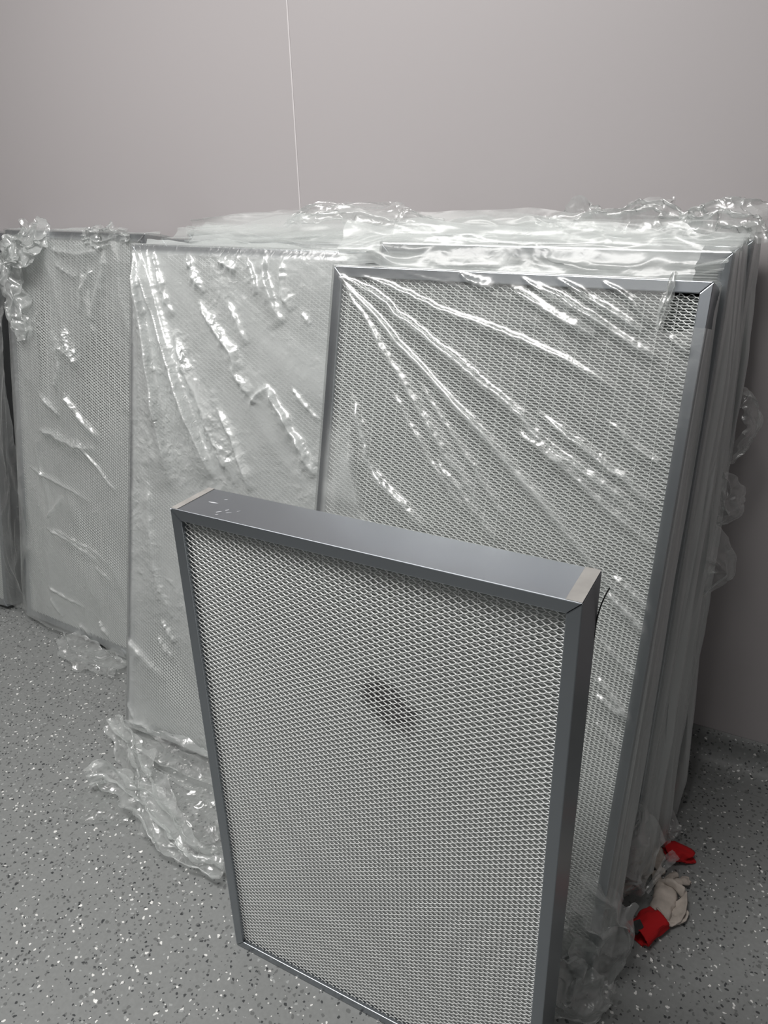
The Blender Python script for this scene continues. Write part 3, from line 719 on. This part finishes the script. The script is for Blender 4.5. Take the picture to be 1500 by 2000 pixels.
# tails of the milky bag on the floor
sheet('bag_tail', [(-1.445, 1.085, 0.055), (-1.352, 1.045, 0.035), (-1.285, 1.005, 0.03), (-1.20, 0.96, 0.025), (-1.12, 0.925, 0.02), (-1.05, 0.895, 0.02)], [0.03, 0.07, 0.10, 0.09, 0.06, 0.05], (-0.2, -0.5, 0.8), b2, 2.4, 0.022, 0.010, 0.34, 1.2, 71, 120, 56, 0.010, 24, zmin=0.0015)
sheet('bag_tail', [(-1.365, 0.925, 0.012), (-1.34, 0.955, 0.03), (-1.285, 0.948, 0.03), (-1.215, 0.93, 0.03), (-1.12, 0.90, 0.028), (-1.04, 0.875, 0.024), (-0.965, 0.862, 0.02), (-0.90, 0.875, 0.03)], [0.04, 0.075, 0.06, 0.075, 0.085, 0.07, 0.06, 0.10], (0, -0.3, 1), b2, 2.6, 0.026, 0.011, 0.36, 1.2, 72, 130, 60, 0.012, 24, zmin=0.0015)
sheet('bag_tail', [(-1.38, 0.89, 0.003), (-1.30, 0.885, 0.003), (-1.20, 0.89, 0.004)], [0.09, 0.13, 0.05], (0, 0, 1), b2, 2.0, 0.004, 0.004, 0.07, 0.8, 73, 60, 40, 0.002, 24, zmin=0.001)
sheet('bag_tail', [(-1.42, 1.085, 0.04), (-1.28, 1.075, 0.03), (-1.12, 1.06, 0.03), (-0.98, 1.04, 0.04)], [0.05, 0.09, 0.10, 0.08], (0, -0.7, 0.7), b2, 1.6, 0.016, 0.008, 0.26, 1.0, 74, 90, 40, 0.008, 20, zmin=0.002)
sheet('bag_tail', [(-1.17, 1.00, 0.006), (-1.08, 0.95, 0.006), (-0.98, 0.91, 0.008)], [0.10, 0.16, 0.12], (0, 0, 1), b2, 2.2, 0.008, 0.008, 0.12, 1.0, 75, 60, 50, 0.004, 26, zmin=0.0012)
# twisted strand at the torn corner of the clear bag
sheet('twisted_strand', [loc(P1, 0.622, 1.272, 0.004), loc(P1, 0.620, 1.255, 0.008), loc(P1, 0.615, 1.225, 0.006), loc(P1, 0.610, 1.185, 0.003)], [0.010, 0.016, 0.014, 0.004], (0, -1, 0.2), b1, 2, 0.006, 0.003, 0.42, 0.8, 81, 40, 24, 0.003, 60)
# crumpled tops against the wall
rear, rl = bR[2], bL[1]
sheet('bunched_film', [(-0.52, 1.63, 1.268), (-0.40, 1.635, 1.285), (-0.30, 1.64, 1.295), (-0.20, 1.64, 1.275)], [0.05, 0.09, 0.10, 0.05], (0, -0.6, 0.8), rear, 2.0, 0.018, 0.016, 0.30, 1.2, 82, 80, 50, 0.012, 20)
sheet('bunched_film', [(-0.25, 1.62, 1.275), (-0.17, 1.615, 1.293), (-0.10, 1.60, 1.290), (-0.085, 1.59, 1.25)], [0.05, 0.08, 0.08, 0.04], (0, -0.6, 0.8), rear, 2.0, 0.016, 0.014, 0.32, 1.2, 83, 70, 50, 0.014, 20)
sheet('bunched_film', [(-1.14, 1.62, 1.262), (-1.08, 1.62, 1.29), (-0.95, 1.64, 1.29), (-0.82, 1.63, 1.275), (-0.72, 1.62, 1.26)], [0.05, 0.08, 0.09, 0.07, 0.03], (0, -0.6, 0.8), rl, 2.0, 0.016, 0.014, 0.22, 1.0, 84, 100, 50, 0.012, 16)
# surplus film folded over the tops of the two stacks in long layers
for k, (ya, za, x0, x1, hold) in enumerate(( (1.40, 1.258, -0.86, -0.13, bR[0]), (1.45, 1.266, -1.30, -0.12, bR[0]), (1.50, 1.270, -1.36, -0.12, bR[1]), (1.56, 1.276, -1.40, -0.11, bR[2]), (1.62, 1.278, -1.40, -0.12, bR[2]))):
    n = 9
    sheet('folded_film', [(x0 + (x1 - x0) * i / (n - 1), ya + 0.012 * math.sin(2.1 * i + k), za - 0.020 + 0.007 * math.sin(1.7 * i + 2.3 * k)) for i in range(n)], [0.05, 0.10, 0.11, 0.10, 0.11, 0.09, 0.05], (0, -0.72, 0.70), hold, 0.9, 0.016, 0.006, 0.24, 0.2, 140 + k, 160, 36, 0.004, 9, matte=0.85)
sheet('folded_film', [(-0.815 + 0.0725 * i, 1.338 + 0.004 * math.sin(1.9 * i), 1.2555 - 0.001 * i + 0.004 * math.sin(1.1 * i)) for i in range(10)], [0.08, 0.105, 0.11, 0.105, 0.10, 0.10, 0.09, 0.06], (0, -0.86, 0.5), b1, 0.7, 0.007, 0.006, 0.46, 0.35, 147, 160, 40, 0.006, 9, matte=0.7)
# flaps standing out at the right side of the stack
sheet('loose_flap', [(-0.100, 1.60, 0.985), (-0.072, 1.60, 0.965), (-0.062, 1.60, 0.92), (-0.080, 1.59, 0.87), (-0.105, 1.58, 0.83)], [0.03, 0.045, 0.05, 0.04, 0.02], (1, -0.6, 0), rear, 1.2, 0.010, 0.006, 0.16, 0.7, 85, 60, 40, 0.012, 24)
sheet('loose_flap', [(-0.105, 1.55, 0.84), (-0.075, 1.545, 0.79), (-0.066, 1.54, 0.755), (-0.095, 1.54, 0.735)], [0.02, 0.05, 0.05, 0.03], (0.6, -1, -0.2), bR[1], 1.2, 0.010, 0.004, 0.18, 0.5, 86, 60, 40, 0.014, 24)
sheet('loose_flap', [(-0.120, 1.46, 0.78), (-0.085, 1.47, 0.70), (-0.062, 1.48, 0.655), (-0.085, 1.47, 0.61), (-0.125, 1.46, 0.56)], [0.02, 0.06, 0.05, 0.03, 0.012], (0.5, -1, 0.1), bR[1], 1.0, 0.012, 0.004, 0.16, 0.5, 87, 70, 40, 0.010, 20)
# bag bottoms trailing on the floor at the right
sheet('bag_tail', [(-0.19, 1.22, 0.20), (-0.135, 1.21, 0.15), (-0.115, 1.205, 0.09), (-0.13, 1.19, 0.03)], [0.10, 0.14, 0.15, 0.12], (1, -0.7, 0.2), bR[0], 1.8, 0.018, 0.010, 0.26, 0.8, 88, 80, 50, 0.016, 18, zmin=0.002)
sheet('bag_tail', [(-0.17, 1.40, 0.085), (-0.135, 1.395, 0.085), (-0.100, 1.385, 0.06), (-0.095, 1.35, 0.03)], [0.06, 0.10, 0.10, 0.05], (0.5, -0.5, 0.8), bR[1], 2.4, 0.014, 0.012, 0.20, 1.0, 89, 70, 50, 0.012, 30, zmin=0.002)
sheet('bag_tail', [(-0.21, 1.02, 0.20), (-0.155, 1.03, 0.13), (-0.13, 1.04, 0.08), (-0.15, 1.00, 0.02)], [0.08, 0.14, 0.15, 0.10], (0.8, -1, 0.2), b1, 1.6, 0.018, 0.008, 0.28, 0.6, 90, 80, 50, 0.022, 16, zmin=0.002)
sheet('bag_tail', [(-0.22, 0.935, 0.08), (-0.16, 0.93, 0.05), (-0.115, 0.945, 0.03), (-0.10, 0.98, 0.012)], [0.06, 0.11, 0.10, 0.05], (0.4, -1, 0.4), b1, 1.8, 0.014, 0.008, 0.24, 0.7, 91, 60, 44, 0.014, 18, zmin=0.002)
sheet('loose_strand', [(-0.083, 1.20, 0.045), (-0.072, 1.235, 0.055), (-0.062, 1.275, 0.06), (-0.047, 1.315, 0.055)], [0.006, 0.014, 0.016, 0.022], (0.2, -0.4, 1), bR[0], 1.0, 0.003, 0.002, 0.30, 0.4, 92, 50, 16, 0.003, 30)

# ------------------------------------------------------------------ gloves
def skinned(name, chains, mat, parent, flat=0.7, crumple=0.003, seed=0, z0=0.0, levels=2):
    """one continuous knitted body grown over a branching skeleton"""
    bm = bmesh.new(); lay = bm.verts.layers.skin.verify(); vs = {}
    def vert(p, r):
        k = tuple(round(c, 4) for c in p)
        if k not in vs:
            v = bm.verts.new(p); v[lay].radius = (r, r * flat); vs[k] = v
        return vs[k]
    root = None
    for ch in chains:
        prev = None
        for p, r in ch:
            v = vert(p, r)
            if root is None: root = v; v[lay].use_root = True
            if prev is not None and bm.edges.get((prev, v)) is None: bm.edges.new((prev, v))
            prev = v
    me = bpy.data.meshes.new(name); bm.to_mesh(me); bm.free()
    o = bpy.data.objects.new('skeleton_tmp', me); COL.objects.link(o)
    m = o.modifiers.new('skin', 'SKIN'); m.use_smooth_shade = True
    s = o.modifiers.new('sub', 'SUBSURF'); s.levels = levels; s.render_levels = levels
    dg = bpy.context.evaluated_depsgraph_get(); dg.update()
    res = bpy.data.meshes.new_from_object(o.evaluated_get(dg)); res.name = name
    bpy.data.objects.remove(o)
    n = len(res.vertices); co = np.empty(n * 3, np.float32); res.vertices.foreach_get('co', co); co = co.reshape(-1, 3)
    q = co * 55
    for k in range(3): co[:, k] += crumple * (ridged(q[:, 0], q[:, 1], q[:, 2], seed + k, 2) - 0.4)
    co[:, 2] = np.maximum(co[:, 2], z0 + 0.001)
    res.vertices.foreach_set('co', co.ravel()); res.update()
    res.materials.clear()
    return link(name, res, mat, parent, smooth=True)

def cuff_mesh(a, b, wa, wb, h, n=44, m=16, seed=0):
    """flattened knitted tube from a to b, open at a"""
    a = np.array(a, float); b = np.array(b, float); d = b - a; T = d / np.linalg.norm(d)
    A = np.array([-T[1], T[0], 0.0]); A /= np.linalg.norm(A)
    V = []
    for i in range(m):
        s = i / (m - 1); c = a + d * s; w = wa + (wb - wa) * s
        for k in range(n):
            th = 2 * PI * k / n; rib = 1 + 0.03 * math.cos(th * 22)
            e = 0.004 * float(noise(s * 3, math.cos(th) * 2, math.sin(th) * 2, seed))
            V.append(c + A * (w * math.cos(th) * rib + e) + np.array([0, 0, 1]) * (h * (1 - 0.2 * s) * math.sin(th) * rib + e))
    V = np.array(V); V[:, 2] = np.maximum(V[:, 2], 0.001)
    return V, grid_faces(m, n, wrap=True)

g1 = empty('work_glove', Matrix.Translation((-0.045, 1.19, 0.0)))
tag(g1, 'nearer soiled white cotton glove with red cuff, lying folded open on the floor', 'glove')
def rel(ps, o): return [(tuple(np.array(p) - np.array(o)), r) for p, r in ps]
o1 = (-0.045, 1.19, 0.0)
palm = [((-0.058, 1.178, 0.014), 0.020), ((-0.052, 1.200, 0.015), 0.024), ((-0.049, 1.225, 0.015), 0.025), ((-0.046, 1.245, 0.016), 0.022)]
ch = [rel(palm, o1),
      rel([palm[3], ((-0.036, 1.268, 0.018), 0.011), ((-0.024, 1.287, 0.015), 0.010), ((-0.010, 1.306, 0.012), 0.0095)], o1),
      rel([palm[3], ((-0.050, 1.272, 0.014), 0.0105), ((-0.046, 1.292, 0.012), 0.0095), ((-0.034, 1.306, 0.010), 0.008)], o1),
      rel([palm[2], ((-0.062, 1.262, 0.022), 0.0105), ((-0.042, 1.258, 0.034), 0.0105), ((-0.024, 1.250, 0.034), 0.0105), ((-0.012, 1.241, 0.026), 0.0095)], o1),
      rel([palm[3], ((-0.066, 1.262, 0.014), 0.0105), ((-0.074, 1.280, 0.012), 0.009), ((-0.080, 1.297, 0.010), 0.008)], o1),
      rel([palm[1], ((-0.034, 1.188, 0.010), 0.010), ((-0.018, 1.192, 0.010), 0.009), ((-0.009, 1.206, 0.012), 0.0085), ((-0.008, 1.224, 0.014), 0.008)], o1)]
skinned('glove_body', ch, cotton_mat, g1, 0.6, 0.004, 5)
# the open mouth of the turned back palm: a thin curled rim of cloth with a hollow behind it
rim = np.array([(-0.060, 1.186, 0.030), (-0.046, 1.176, 0.030), (-0.038, 1.163, 0.016), (-0.026, 1.172, 0.012), (-0.011, 1.190, 0.014), (-0.006, 1.209, 0.022), (-0.007, 1.230, 0.030), (-0.012, 1.246, 0.036)])
tt = np.linspace(0, 1, 40); rs = np.stack([np.interp(tt, np.linspace(0, 1, len(rim)), rim[:, k]) for k in range(3)], 1)
inn = np.array([-0.045, 1.212, 0.012])
V = []
for i in range(40):
    for j in range(14):
        s = j / 13.0
        p = rs[i] * (1 - s) + inn * s; p = p.copy(); p[2] = rs[i][2] * (1 - s) ** 1.6 + 0.012 * s + 0.003 * float(noise(p[0] * 90, p[1] * 90, 0, 4))
        V.append(p - np.array(o1))
pal = link('turned_palm', mesh_np('turned_palm', np.array(V), grid_faces(40, 14)), cotton_mat, g1, smooth=True)
sm = pal.modifiers.new('cloth', 'SOLIDIFY'); sm.thickness = 0.0022; sm.offset = 0
V, F = cuff_mesh((-0.083, 1.118, 0.018), (-0.052, 1.178, 0.019), 0.026, 0.026, 0.016, seed=3); V = V - np.array(o1)
cf = link('cuff', mesh_np('cuff', V, F), red_mat, g1, smooth=True); tag(cf, 'red knitted cuff')
sm = cf.modifiers.new('cloth', 'SOLIDIFY'); sm.thickness = 0.002; sm.offset = -1
bm = bmesh.new(); pts = [(-0.0925, 1.131, 0.0362), (-0.083, 1.140, 0.0372), (-0.073, 1.127, 0.0362), (-0.081, 1.110, 0.0325), (-0.093, 1.112, 0.032)]
top = [bm.verts.new(np.array(p) - np.array(o1)) for p in pts]; bot = [bm.verts.new(np.array(p) - np.array(o1) - np.array([0, 0, 0.006])) for p in pts]
bm.faces.new(top)
for k in range(5): bm.faces.new((bot[k], bot[(k + 1) % 5], top[(k + 1) % 5], top[k]))
tag(bm_obj('cuff_patch', bm, black_mat, cf), 'black patch on the red cuff')

o2 = (-0.07, 1.345, 0.0)
g2 = empty('work_glove', Matrix.Translation(o2))
tag(g2, 'farther white cotton glove with red cuff, half hidden under the plastic', 'glove')
pm = [((-0.068, 1.350, 0.014), 0.018), ((-0.085, 1.338, 0.015), 0.023), ((-0.100, 1.325, 0.015), 0.024), ((-0.115, 1.315, 0.014), 0.020)]
ch = [rel(pm, o2)] + [rel([pm[3], ((-0.135 + 0.006 * k, 1.312 - 0.012 * k, 0.013), 0.0095), ((-0.160 + 0.012 * k, 1.308 - 0.022 * k, 0.011), 0.009), ((-0.178 + 0.018 * k, 1.303 - 0.032 * k, 0.010), 0.008)], o2) for k in range(4)] + \
     [rel([pm[1], ((-0.082, 1.312, 0.014), 0.010), ((-0.070, 1.300, 0.012), 0.009), ((-0.060, 1.298, 0.010), 0.008)], o2)]
skinned('glove_body', ch, cotton_mat, g2, 0.6, 0.004, 25)
V, F = cuff_mesh((-0.022, 1.372, 0.016), (-0.070, 1.349, 0.018), 0.022, 0.027, 0.014, seed=9); 
# the open end is pinched into points
k = np.arange(len(V)) // 44; V[:, 2] = np.maximum(V[:, 2] * np.interp(k, [0, 8, 15], [0.55, 1.1, 1.0]), 0.001)
wob = np.interp(k, [0, 7, 15], [1.0, 0.3, 0]); V[:, 0] += 0.012 * wob * np.cos(np.arange(len(V)) % 44 / 44 * 4 * PI + 2.6); V = V - np.array(o2)
cf = link('cuff', mesh_np('cuff', V, F), red_mat, g2, smooth=True); tag(cf, 'red knitted cuff')
sm = cf.modifiers.new('cloth', 'SOLIDIFY'); sm.thickness = 0.002; sm.offset = -1
